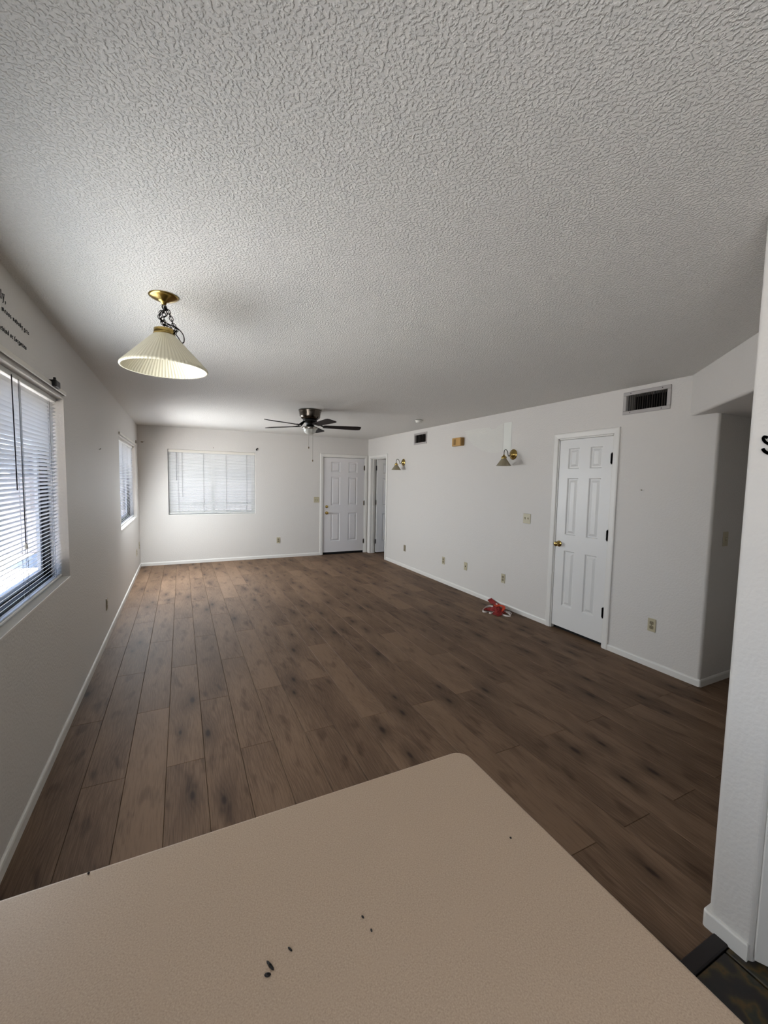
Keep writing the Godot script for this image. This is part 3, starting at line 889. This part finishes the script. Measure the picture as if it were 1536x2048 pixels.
func vent(z0: float, z1: float, y0: float, y1: float, label: String, n: int) -> void:
	var d := thing("air_vent", label, "vent", Vector3(W, 0, 0), "air vents")
	d.transform = Transform3D(Basis(Vector3(0, 0, 1), Vector3.UP, Vector3(-1, 0, 0)), Vector3(W, 0, 0))
	var f := 0.031
	for e in [[z0, z1, y0, y0 + f], [z0, z1, y1 - f, y1], [z0, z0 + f, y0 + f, y1 - f], [z1 - f, z1, y0 + f, y1 - f]]:
		obj("frame", boxm(Vector3(e[0], e[2], 0.0), Vector3(e[1], e[3], 0.009), 0.003), M.vent, d)
	obj("duct", boxm(Vector3(z0 + f - 0.004, y0 + f - 0.004, -0.125), Vector3(z1 - f + 0.004, y1 - f + 0.004, -0.115)), M.duct, d)
	for k in n:
		var x := z0 + f + (z1 - z0 - 2 * f) * (k + 0.5) / n
		var l := obj("louver", boxm(Vector3(-0.0012, y0 + f - 0.003, -0.012), Vector3(0.0012, y1 - f + 0.003, 0.012), 0.0005), M.louver, d)
		l.transform = Transform3D(Basis(Vector3.UP, rng.randf_range(0.45, 0.95)), Vector3(x, 0, -0.016))
	for p in [[z0 + 0.07, y1 - 0.015], [z1 - 0.07, y1 - 0.015], [z0 + 0.07, y0 + 0.015], [z1 - 0.07, y0 + 0.015]]:
		obj("screw", boxm(Vector3(p[0] - 0.004, p[1] - 0.004, 0.007), Vector3(p[0] + 0.004, p[1] + 0.004, 0.011), 0.002), M.louver, d)

func sconce(z: float, y: float, label: String) -> void:
	var d := thing("wall_lamp", label, "wall lamp", Vector3(W, y, z), "brass wall lamps")
	d.transform = Transform3D(Basis(Vector3(0, 0, 1), Vector3.UP, Vector3(-1, 0, 0)), Vector3(W, y, z))   # local z points into the room
	var st := sb()
	lathe(st, [Vector2(0.0, 0.0), Vector2(0.063, 0.0), Vector2(0.064, 0.004), Vector2(0.058, 0.012), Vector2(0.047, 0.013), Vector2(0.042, 0.017), Vector2(0.036, 0.027), Vector2(0.024, 0.035), Vector2(0.010, 0.039), Vector2(0.0, 0.040)], 32, Transform3D(Basis(Vector3.RIGHT, PI / 2), Vector3.ZERO))
	obj("wall_plate", st, M.brass, d)
	st = sb()
	tube(st, spline([Vector3(0, 0.0, 0.034), Vector3(0, -0.016, 0.058), Vector3(0, -0.022, 0.076), Vector3(0, -0.004, 0.086), Vector3(0, 0.030, 0.094), Vector3(0, 0.051, 0.114), Vector3(0, 0.050, 0.134), Vector3(0, 0.028, 0.146), Vector3(0, -0.012, 0.147)], 7), 0.0042, 10)
	obj("arm", st, M.old_brass, d)
	st = sb()
	lathe(st, [Vector2(0.0, 0.004), Vector2(0.010, 0.002), Vector2(0.012, -0.008), Vector2(0.022, -0.014), Vector2(0.030, -0.026), Vector2(0.031, -0.040), Vector2(0.027, -0.044), Vector2(0.0, -0.044)], 24, Transform3D(Basis.IDENTITY, Vector3(0, -0.012, 0.147)))
	obj("cap", st, M.brass, d)
	st = sb()
	var c := Transform3D(Basis.IDENTITY, Vector3(0, -0.052, 0.147))
	lathe(st, [Vector2(0.026, 0.002), Vector2(0.030, -0.006), Vector2(0.043, -0.026), Vector2(0.062, -0.054), Vector2(0.080, -0.080), Vector2(0.086, -0.085), Vector2(0.086, -0.089), Vector2(0.079, -0.087), Vector2(0.060, -0.058), Vector2(0.040, -0.028), Vector2(0.026, -0.006)], 96, c, 32, 0.014)
	obj("shade", st, M.sconce_glass, d)
	st = sb()
	lathe(st, [Vector2(0.0, 0.0), Vector2(0.012, -0.004), Vector2(0.013, -0.014), Vector2(0.021, -0.034), Vector2(0.022, -0.046), Vector2(0.014, -0.058), Vector2(0.0, -0.062)], 18, c)
	obj("bulb", st, M.bulb, d)

func build_fittings() -> void:
	vent(5.757, 6.170, 2.203, 2.402, "large metal air vent above and right of the narrow door", 17)
	vent(1.964, 2.386, 2.190, 2.382, "small dark air vent high on the wall above the wall lamp by the open door", 17)
	sconce(4.381, 1.914, "brass wall lamp beside the narrow white door")
	sconce(1.598, 1.904, "brass wall lamp beside the open door in the far corner")
	# door chime: a box with rounded far edges
	var d := thing("door_chime", "brown wooden door chime box high on the wall between the lamps", "door chime")
	var st := sb()
	prism(st, rounded([Vector2(W, 3.150), Vector2(W - 0.058, 3.165), Vector2(W - 0.058, 3.372), Vector2(W, 3.385)], [0, 0.022, 0.004, 0], 5), 2.086, 2.202, 0.004, 0.004)
	obj("cover", st, M.chime, d)
	obj("grille", boxm(Vector3(W - 0.063, 2.104, 3.215), Vector3(W - 0.056, 2.182, 3.262), 0.003), M.chime_side, d)
	obj("end_cap", boxm(Vector3(W - 0.052, 2.090, 3.376), Vector3(W - 0.002, 2.198, 3.389), 0.003), M.chime_side, d)
	# smoke detector
	d = thing("smoke_detector", "round white smoke detector on the ceiling", "smoke detector", Vector3(3.73, H, 3.06))
	st = sb()
	lathe(st, [Vector2(0.0, 0.0), Vector2(0.052, 0.0), Vector2(0.052, -0.012), Vector2(0.047, -0.018), Vector2(0.044, -0.032), Vector2(0.034, -0.038), Vector2(0.0, -0.039)], 32)
	obj("housing", st, M.plastic, d)
	st = sb()
	lathe(st, [Vector2(0.0, -0.038), Vector2(0.018, -0.038), Vector2(0.016, -0.042), Vector2(0.0, -0.042)], 20)
	obj("test_button", st, M.trim, d)
	# a nail left in the wall
	st = sb()
	tube(st, [Vector3(W + 0.002, 1.525, 5.978), Vector3(W - 0.012, 1.529, 5.978)], 0.0022, 8)
	lathe(st, [Vector2(0.0, 0.0), Vector2(0.005, 0.0), Vector2(0.004, 0.002), Vector2(0.0, 0.002)], 10, Transform3D(Basis(Vector3.BACK, PI / 2), Vector3(W - 0.012, 1.529, 5.978)))
	tag(obj("nail", st, M.old_brass), "small nail left in the wall right of the narrow door", "nail")
	st = sb()
	tube(st, [Vector3(-0.002, 1.80, 3.754), Vector3(0.012, 1.806, 3.754)], 0.0025, 8)
	lathe(st, [Vector2(0.0, 0.003), Vector2(0.006, 0.002), Vector2(0.006, 0.0), Vector2(0.0, 0.0)], 10, Transform3D(Basis(Vector3.BACK, -PI / 2), Vector3(0.012, 1.806, 3.754)))
	tag(obj("nail", st, M.old_brass), "small dark nail in the window wall between the two windows", "nail")
	st = sb()
	tube(st, [Vector3(1.20, 2.102, -0.002), Vector3(1.20, 2.106, 0.012)], 0.0025, 8)
	lathe(st, [Vector2(0.0, 0.003), Vector2(0.006, 0.002), Vector2(0.006, 0.0), Vector2(0.0, 0.0)], 10, Transform3D(Basis(Vector3.RIGHT, PI / 2), Vector3(1.20, 2.106, 0.012)))
	tag(obj("nail", st, M.old_brass), "tiny nail in the end wall above the middle of the window", "nail")
	# black scrolled hook on the wall end at the picture's edge
	st = sb()
	tube(st, spline([Vector3(2.324, 1.726, 7.6085), Vector3(2.322, 1.730, 7.601), Vector3(2.321, 1.725, 7.5985), Vector3(2.321, 1.716, 7.602), Vector3(2.322, 1.708, 7.610), Vector3(2.324, 1.702, 7.622), Vector3(2.325, 1.698, 7.640)], 6), 0.0042, 8)
	tube(st, spline([Vector3(2.322, 1.692, 7.5995), Vector3(2.321, 1.686, 7.603), Vector3(2.321, 1.680, 7.609), Vector3(2.323, 1.676, 7.618), Vector3(2.325, 1.678, 7.640)], 6), 0.0048, 8)
	cbox(st, Vector3(2.318, 1.670, 7.634), Vector3(2.3305, 1.735, 7.646), 0.003)
	tag(obj("wall_hook", st, M.iron), "black scrolled metal hook on the wall end beside the counter", "hook")

func build_pendant() -> void:
	var d := thing("pendant_lamp", "brass pendant lamp with ribbed cream glass shade and bunched chain", "lamp", Vector3(0.598, H, 5.92))
	var st := sb()
	lathe(st, [Vector2(0.0, 0.0), Vector2(0.066, 0.0), Vector2(0.067, -0.004), Vector2(0.060, -0.010), Vector2(0.044, -0.018), Vector2(0.028, -0.024), Vector2(0.014, -0.030), Vector2(0.010, -0.040), Vector2(0.0, -0.042)], 40)
	obj("canopy", st, M.brass, d)
	# chain: a straight run of links from canopy to shade, and the spare length bunched beside it
	var link := func(s: SurfaceTool, c: Vector3, dir: Vector3, turn: float):
		var side := dir.cross(Vector3.FORWARD if abs(dir.z) < 0.9 else Vector3.RIGHT).normalized().rotated(dir, turn)
		var pts := arc_loop(c, dir * 0.0135, side * 0.0078, 0.0, TAU, 12)
		tube(s, pts, 0.0019, 5)
	st = sb()
	for k in 6: link.call(st, Vector3(0, -0.050 - 0.0185 * k, 0), Vector3.DOWN, PI / 2 * (k % 2))
	obj("chain", st, M.chain, d)
	st = sb()
	var sw := spline([Vector3(0.002, -0.048, 0.0), Vector3(0.018, -0.070, 0.010), Vector3(0.030, -0.098, 0.006), Vector3(0.040, -0.126, -0.006), Vector3(0.054, -0.148, 0.004), Vector3(0.044, -0.166, 0.012), Vector3(0.024, -0.146, 0.010), Vector3(-0.002, -0.136, 0.014), Vector3(-0.018, -0.108, 0.010), Vector3(-0.014, -0.080, 0.0), Vector3(0.004, -0.064, -0.008)], 4)
	for k in sw.size() - 1:
		if k % 2 == 0: link.call(st, (sw[k] + sw[k + 1]) * 0.5, (sw[k + 1] - sw[k]).normalized(), PI / 2 * (k / 2 % 2))
	obj("spare_chain", st, M.chain, d)
	st = sb()
	tube(st, spline([Vector3(0, -0.045, 0), Vector3(0.014, -0.09, 0.012), Vector3(-0.014, -0.11, 0.010), Vector3(0.012, -0.130, 0.014), Vector3(0.056, -0.142, 0.004), Vector3(0.082, -0.170, 0.006), Vector3(0.086, -0.204, 0.010), Vector3(0.074, -0.212, 0.014), Vector3(0.060, -0.190, 0.016), Vector3(0.034, -0.160, 0.012), Vector3(0.0, -0.152, 0.0)], 7), 0.0026, 6)
	obj("wire", st, M.chain, d)
	st = sb()
	lathe(st, [Vector2(0.0, -0.148), Vector2(0.016, -0.150), Vector2(0.038, -0.155), Vector2(0.046, -0.158), Vector2(0.047, -0.174), Vector2(0.043, -0.178), Vector2(0.049, -0.180), Vector2(0.049, -0.184), Vector2(0.0, -0.184)], 40)
	obj("shade_holder", st, M.brass, d)
	st = sb()
	lathe(st, [Vector2(0.043, -0.180), Vector2(0.049, -0.186), Vector2(0.070, -0.206), Vector2(0.098, -0.236), Vector2(0.130, -0.270), Vector2(0.162, -0.304), Vector2(0.186, -0.330), Vector2(0.192, -0.336), Vector2(0.194, -0.343), Vector2(0.191, -0.349), Vector2(0.186, -0.346), Vector2(0.180, -0.334), Vector2(0.157, -0.309), Vector2(0.125, -0.275), Vector2(0.093, -0.241), Vector2(0.064, -0.210), Vector2(0.044, -0.192)], 288, Transform3D.IDENTITY, 72, 0.008)
	obj("shade", st, M.shade, d)
	st = sb()
	lathe(st, [Vector2(0.0, -0.184), Vector2(0.018, -0.188), Vector2(0.018, -0.215), Vector2(0.032, -0.246), Vector2(0.034, -0.262), Vector2(0.024, -0.282), Vector2(0.0, -0.290)], 24)
	obj("bulb", st, M.bulb, d)

func build_fan() -> void:
	var d := thing("ceiling_fan", "dark five-blade ceiling fan with a glass bowl light, close to the ceiling", "ceiling fan", Vector3(2.14, H, 3.05))
	var st := sb()
	lathe(st, [Vector2(0.0, 0.0), Vector2(0.142, 0.0), Vector2(0.144, -0.010), Vector2(0.139, -0.018), Vector2(0.139, -0.030), Vector2(0.134, -0.038), Vector2(0.130, -0.080), Vector2(0.118, -0.105), Vector2(0.094, -0.120), Vector2(0.0, -0.122)], 48)
	obj("motor_housing", st, M.pewter, d)
	st = sb()
	lathe(st, [Vector2(0.085, -0.120), Vector2(0.090, -0.128), Vector2(0.088, -0.146), Vector2(0.062, -0.160), Vector2(0.050, -0.172), Vector2(0.046, -0.206), Vector2(0.0, -0.208)], 40)
	obj("switch_housing", st, M.bronze, d)
	st = sb()
	lathe(st, [Vector2(0.0, -0.200), Vector2(0.050, -0.202), Vector2(0.092, -0.212), Vector2(0.097, -0.222), Vector2(0.095, -0.236), Vector2(0.088, -0.240), Vector2(0.0, -0.240)], 40)
	obj("light_fitter", st, M.chrome, d)
	st = sb()
	lathe(st, [Vector2(0.082, -0.236), Vector2(0.080, -0.252), Vector2(0.070, -0.276), Vector2(0.050, -0.296), Vector2(0.024, -0.306), Vector2(0.0, -0.308)], 40)
	obj("glass_bowl", st, M.frosted, d)
	for k in 5:
		var a := deg_to_rad(11.0 + 72.0 * k)
		var yaw := Basis(Vector3.UP, -a)
		st = sb()
		# blade iron: two curved arms to a plate
		for s in [-0.018, 0.018]: tube(st, spline([Vector3(0.070, -0.140, s * 0.6), Vector3(0.110, -0.160, s), Vector3(0.150, -0.192, s * 1.4), Vector3(0.190, -0.196, s * 1.2)], 4), 0.006, 6)
		cbox(st, Vector3(0.160, -0.204, -0.034), Vector3(0.235, -0.197, 0.034), 0.003)
		var iron := obj("blade_iron", st, M.bronze, d)
		iron.basis = yaw
		st = sb()
		var out := PackedVector2Array(rounded([Vector2(0.165, -0.046), Vector2(0.60, -0.066), Vector2(0.655, -0.058), Vector2(0.655, 0.058), Vector2(0.60, 0.066), Vector2(0.165, 0.046)], [0.02, 0.04, 0.03, 0.03, 0.04, 0.02], 4))
		prism(st, out, -0.003, 0.003, 0.001, 0.001)
		var blade := obj("blade", st, M.walnut, d)
		blade.transform = Transform3D(yaw * Basis(Vector3.RIGHT, -0.21), yaw * Vector3(0, -0.200, 0))
	var drop := func(x: float, z: float, y1: float):
		var s := sb()
		tube(s, [Vector3(x, -0.215, z), Vector3(x, y1, z)], 0.0012, 5)
		lathe(s, [Vector2(0.0, 0.0), Vector2(0.005, -0.006), Vector2(0.007, -0.018), Vector2(0.005, -0.028), Vector2(0.0, -0.030)], 10, Transform3D(Basis.IDENTITY, Vector3(x, y1, z)))
		obj("pull_chain", s, M.old_brass, d)
	drop.call(-0.038, 0.088, -0.462)
	drop.call(0.010, 0.098, -0.622)

# ------------------------------------------------------------------ counter, loose things, lettering
func build_counter() -> void:
	var d := thing("kitchen_counter", "beige speckled laminate peninsula counter with a rounded corner", "counter")
	var st := sb()
	prism(st, rounded([Vector2(0.002, 7.502), Vector2(1.258, 7.502), Vector2(1.258, 8.62), Vector2(0.002, 8.62)], [0, 0.034, 0, 0], 8), 0.89, 0.93, 0.006, 0.004)
	obj("countertop", st, M.counter, d)
	st = sb()
	box(st, Vector3(0.016, 0.0, 7.66), Vector3(1.10, 0.89, 8.56))
	obj("base_cabinet", st, M.cabinet, d)
	var crumbs := [[0.755, 7.762, 0.0022, 0.0085, 0.4], [0.750, 7.771, 0.0028, 0.0045, 1.2], [0.893, 7.779, 0.0014, 0.0025, 0.0], [0.889, 7.757, 0.0014, 0.0028, 0.3], [1.184, 7.744, 0.0018, 0.0022, 0.0], [0.783, 7.754, 0.0015, 0.0045, 0.5], [0.516, 7.509, 0.0018, 0.003, 0.2]]
	var names := ["longest dark crumb on the beige countertop", "dark oval crumb just below the longest crumb on the countertop", "lower of two tiny dark specks in the middle of the countertop", "upper of two tiny dark specks in the middle of the countertop", "round dark crumb near the countertop's right edge", "faint grey smear-like crumb above the longest crumb on the countertop", "tiny dark crumb on the countertop's back edge"]
	for k in crumbs.size():
		var c: Array = crumbs[k]
		st = sb()
		lathe(st, [Vector2(0.0, 1.0), Vector2(0.5, 0.87), Vector2(0.87, 0.5), Vector2(1.0, 0.0), Vector2(0.87, -0.5), Vector2(0.0, -0.9)], 8, Transform3D(Basis(Vector3.UP, c[4]) * Basis.from_scale(Vector3(c[2], 0.0012, c[3])), Vector3(c[0], 0.9309, c[1])))
		tag(obj("crumb", st, M.crumb), names[k], "crumb", "crumbs on the countertop")

func ribbon(st: SurfaceTool, ctrl: Array, width: float, sides: Array, thick := 0.002) -> void:
	var pts := spline(ctrl, 6)
	var n := pts.size()
	var A := []
	for i in n:
		var f := float(i) / (n - 1) * (sides.size() - 1)
		var k: int = min(int(f), sides.size() - 2)
		var s: Vector3 = (sides[k] as Vector3).lerp(sides[k + 1], f - k).normalized()
		var dd: Vector3 = (pts[min(i + 1, n - 1)] - pts[max(i - 1, 0)]).normalized()
		var up := s.cross(dd).normalized()
		A.append([pts[i] - s * width * 0.5, pts[i] + up * width * 0.10, pts[i] + s * width * 0.5, up])
	for i in n - 1:
		for j in 2:
			var a: Vector3 = A[i][j]
			var b: Vector3 = A[i][j + 1]
			var c: Vector3 = A[i + 1][j + 1]
			var e: Vector3 = A[i + 1][j]
			var u: Vector3 = A[i][3] * thick
			quad(st, a + u, b + u, c + u, e + u)
			quad(st, a - u, e - u, c - u, b - u)

func build_cloth() -> void:
	var d := thing("cloth_bundle", "crumpled red cloth with white straps lying by the baseboard", "cloth")
	var st := sb()
	# crumpled red heap: a folded sheet over its own creases
	var n := 18
	var nz := noise(77, 9.0, 3)
	var G := []
	for i in n + 1:
		var row := []
		for j in n + 1:
			var u := float(i) / n - 0.5
			var v := float(j) / n - 0.5
			var lobe := 1.0 + 0.28 * sin(atan2(v, u) * 3.0 + 0.8) + 0.15 * sin(atan2(v, u) * 5.0)
			var r := sqrt(u * u + v * v) * 2.0
			var hgt: float = max(0.0, 1.0 - r) * 0.050 + abs(nz.get_noise_2d(u * 0.55, v * 0.55 + 3.0)) * 0.05 * (1.0 - 0.6 * r)
			row.append(Vector3(4.09 + u * 0.19 * lobe, 0.004 + max(0.0, hgt), 4.43 + v * 0.25 * lobe))
		G.append(row)
	for i in n:
		for j in n: quad(st, G[i][j], G[i][j + 1], G[i + 1][j + 1], G[i + 1][j])
	obj("red_heap", st, M.red, d)
	st = sb()
	ribbon(st, [Vector3(4.11, 0.040, 4.42), Vector3(4.17, 0.052, 4.34), Vector3(4.21, 0.040, 4.25), Vector3(4.245, 0.034, 4.16), Vector3(4.25, 0.055, 4.10)], 0.060, [Vector3(1, 0.2, 0.4), Vector3(0.8, 0.5, 0.2), Vector3(0.9, 0.1, 0.5), Vector3(0.5, 0.8, 0.2), Vector3(0.7, 0.3, 0.2)])
	obj("red_strap", st, M.red, d)
	st = sb()
	ribbon(st, [Vector3(4.10, 0.055, 4.36), Vector3(4.16, 0.068, 4.42), Vector3(4.15, 0.060, 4.48), Vector3(4.09, 0.035, 4.52)], 0.036, [Vector3(0.3, 0.6, -1), Vector3(1, 0.3, 0), Vector3(0.6, 0.2, 1), Vector3(-0.2, 0.5, 1)])
	obj("orange_strap", st, M.orange, d)
	st = sb()
	var loops := [
		[Vector3(4.02, 0.012, 4.40), Vector3(3.95, 0.008, 4.40), Vector3(3.93, 0.010, 4.36), Vector3(4.00, 0.024, 4.30), Vector3(4.09, 0.030, 4.27), Vector3(4.12, 0.032, 4.31), Vector3(4.08, 0.030, 4.38)],
		[Vector3(4.02, 0.016, 4.42), Vector3(3.97, 0.010, 4.43), Vector3(3.97, 0.012, 4.46), Vector3(4.03, 0.020, 4.46)],
		[Vector3(4.09, 0.020, 4.50), Vector3(4.07, 0.008, 4.54), Vector3(4.08, 0.008, 4.61), Vector3(4.12, 0.008, 4.63), Vector3(4.16, 0.012, 4.56), Vector3(4.16, 0.018, 4.50)],
		[Vector3(4.14, 0.03, 4.50), Vector3(4.20, 0.012, 4.53), Vector3(4.18, 0.010, 4.58)],
		[Vector3(4.14, 0.060, 4.38), Vector3(4.17, 0.056, 4.33), Vector3(4.19, 0.050, 4.29)]]
	for l in loops:
		st = sb()
		ribbon(st, l, 0.019, [Vector3(0, 0.7, 1), Vector3(0.4, 0.9, 0.3), Vector3(0.2, 1.0, -0.3), Vector3(0.5, 0.8, 0.3)], 0.0016)
		obj("white_strap", st, M.white_cloth, d)

func build_lettering() -> void:
	var d := thing("wall_lettering", "black script wall lettering above the blind nearest the counter", "lettering")
	var f := SystemFont.new()
	f.font_names = PackedStringArray(["Droid Serif"])
	f.font_italic = true
	var fv := FontVariation.new()
	fv.base_font = f
	fv.variation_transform = Transform2D(Vector2(1, 0), Vector2(0.22, 1), Vector2.ZERO)
	# lines end at the right at these places (z, baseline y, letter size, line length in metres)
	for l in [["family,", 5.912, 2.288, 0.040, 2], ["Family means nobody gets", 5.621, 2.247, 0.0215, 11], ["left behind or forgotten", 5.668, 2.163, 0.0215, 9]]:
		var t := TextMesh.new()
		t.text = l[0]
		var lf: FontVariation = fv.duplicate()
		lf.spacing_glyph = l[4]
		t.font = lf
		t.font_size = 48
		t.pixel_size = l[3] / 48.0 * 1.25
		t.depth = 0.0015
		t.horizontal_alignment = HORIZONTAL_ALIGNMENT_RIGHT
		t.vertical_alignment = VERTICAL_ALIGNMENT_BOTTOM
		var o := obj("text_line", t, M.lettering, d)
		o.transform = Transform3D(Basis(Vector3(0, 0, -1), Vector3.UP, Vector3(1, 0, 0)), Vector3(0.0012, l[2] - 0.010, l[1]))

# ------------------------------------------------------------------ outside
func build_outside() -> void:
	struct("ground", boxm(Vector3(-40, -0.30, -40), Vector3(40, -0.14, 40)), M.concrete, "pale sunlit paving outside the windows", "ground")
	struct("garden_wall", boxm(Vector3(-9.2, -0.14, -14), Vector3(-9.0, 1.6, 16), 0.02), M.stucco, "tan garden wall outside the side windows", "wall")
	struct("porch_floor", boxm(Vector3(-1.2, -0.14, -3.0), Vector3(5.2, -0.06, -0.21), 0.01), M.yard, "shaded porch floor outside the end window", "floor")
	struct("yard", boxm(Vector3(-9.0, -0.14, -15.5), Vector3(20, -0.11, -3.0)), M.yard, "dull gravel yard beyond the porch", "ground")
	var d := thing("porch_railing", "dark porch railing outside the end window", "railing", Vector3(0, -0.14, -1.5))
	obj("top_rail", boxm(Vector3(-0.3, 1.13, -0.03), Vector3(3.0, 1.17, 0.03), 0.004), M.rail, d)
	obj("bottom_rail", boxm(Vector3(-0.3, 0.10, -0.02), Vector3(3.0, 0.14, 0.02), 0.004), M.rail, d)
	for k in 28: obj("baluster", boxm(Vector3(-0.28 + 0.118 * k, 0.12, -0.01), Vector3(-0.262 + 0.118 * k, 1.14, 0.01)), M.rail, d)
	struct("porch_roof", boxm(Vector3(-1.2, 2.30, -3.0), Vector3(5.2, 2.40, -0.17), 0.01), M.stucco, "porch roof outside the end window", "roof")
	d = thing("neighbour_house", "pale stucco house across the yard", "house", Vector3(2, -0.14, -16))
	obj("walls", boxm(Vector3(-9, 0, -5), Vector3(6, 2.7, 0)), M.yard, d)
	var st := sb()
	prism(st, PackedVector2Array([Vector2(-9.5, -5.5), Vector2(6.5, -5.5), Vector2(6.5, 0.5), Vector2(-9.5, 0.5)]), 2.7, 2.95)
	obj("roof", st, M.rail, d)

func _ready() -> void:
	rng.seed = 4711
	# camera
	var cam := Camera3D.new()
	cam.name = "camera"
	cam.transform = Transform3D(Basis(Vector3(0.89919, 0.01877, 0.43715), Vector3(0.01611, 0.99698, -0.07595), Vector3(-0.43726, 0.07534, 0.89618)).orthonormalized(), Vector3(0.660, 1.569, 8.272))
	cam.fov = 101.818
	cam.near = 0.02
	cam.far = 200.0
	add_child(cam)
	cam.make_current()
	# sky and exposure
	var env := Environment.new()
	env.background_mode = Environment.BG_SKY
	var sky := Sky.new()
	var sm := ProceduralSkyMaterial.new()
	sm.sky_top_color = Color(0.58, 0.70, 0.90)
	sm.sky_horizon_color = Color(0.86, 0.90, 0.96)
	sm.ground_horizon_color = Color(0.75, 0.78, 0.80)
	sm.ground_bottom_color = Color(0.55, 0.54, 0.52)
	sm.energy_multiplier = 1.2
	sky.sky_material = sm
	env.sky = sky
	env.ambient_light_source = Environment.AMBIENT_SOURCE_DISABLED
	env.tonemap_mode = Environment.TONE_MAPPER_LINEAR
	env.tonemap_exposure = 4.5
	env.sdfgi_enabled = true
	env.ssao_enabled = true
	env.ssil_enabled = true
	var we := WorldEnvironment.new()
	we.name = "environment"
	we.environment = env
	add_child(we)
	# sun: high, from behind the house, so that it falls on the paving but not through the windows
	var sun := DirectionalLight3D.new()
	sun.name = "sun"
	sun.light_color = Color(1.0, 0.96, 0.90)
	sun.light_energy = 4.0
	sun.shadow_enabled = true
	sun.look_at_from_position(Vector3.ZERO, Vector3(-0.34, -0.86, -0.38))
	add_child(sun)
	# daylight through each window, of the window's size, in rows each row leaning as the blind's slats send the light
	var daylight := func(called: String, at: Vector3, inward: Vector3, size: Vector2, energy: float, rise: float):
		var rows := 4
		for k in rows:
			var l := AreaLight3D.new()
			l.name = called if k == 0 else "%s_%03d" % [called, k]
			l.area_size = Vector2(size.x, size.y / rows)
			l.light_energy = energy / rows
			l.light_color = Color(0.955, 0.98, 1.0)
			l.shadow_enabled = true
			l.area_range = 30.0
			var p := at + Vector3(0, (k - (rows - 1) * 0.5) * size.y / rows, 0)
			l.look_at_from_position(p, p + inward + Vector3(0, rise, 0))
			add_child(l)
	daylight.call("near_window_daylight", Vector3(0.04, 1.48, 5.91), Vector3.RIGHT, Vector2(1.80, 1.08), 0.60, 0.0)
	daylight.call("corner_window_daylight", Vector3(0.04, 1.38, 1.60), Vector3.RIGHT, Vector2(1.50, 0.90), 1.85, -0.45)
	daylight.call("end_window_daylight", Vector3(1.197, 1.38, 0.04), Vector3.BACK, Vector2(1.45, 0.90), 0.34, -0.30)
	daylight.call("kitchen_window_daylight", Vector3(0.02, 1.52, 9.40), Vector3.RIGHT, Vector2(1.30, 1.00), 0.66, 0.0)

	make_materials()
	build_shell()
	build_floor()
	build_trim()
	build_doors()
	build_windows()
	build_counter()
	build_pendant()
	build_fan()
	build_fittings()
	build_plates()
	build_cloth()
	build_lettering()
	build_outside()
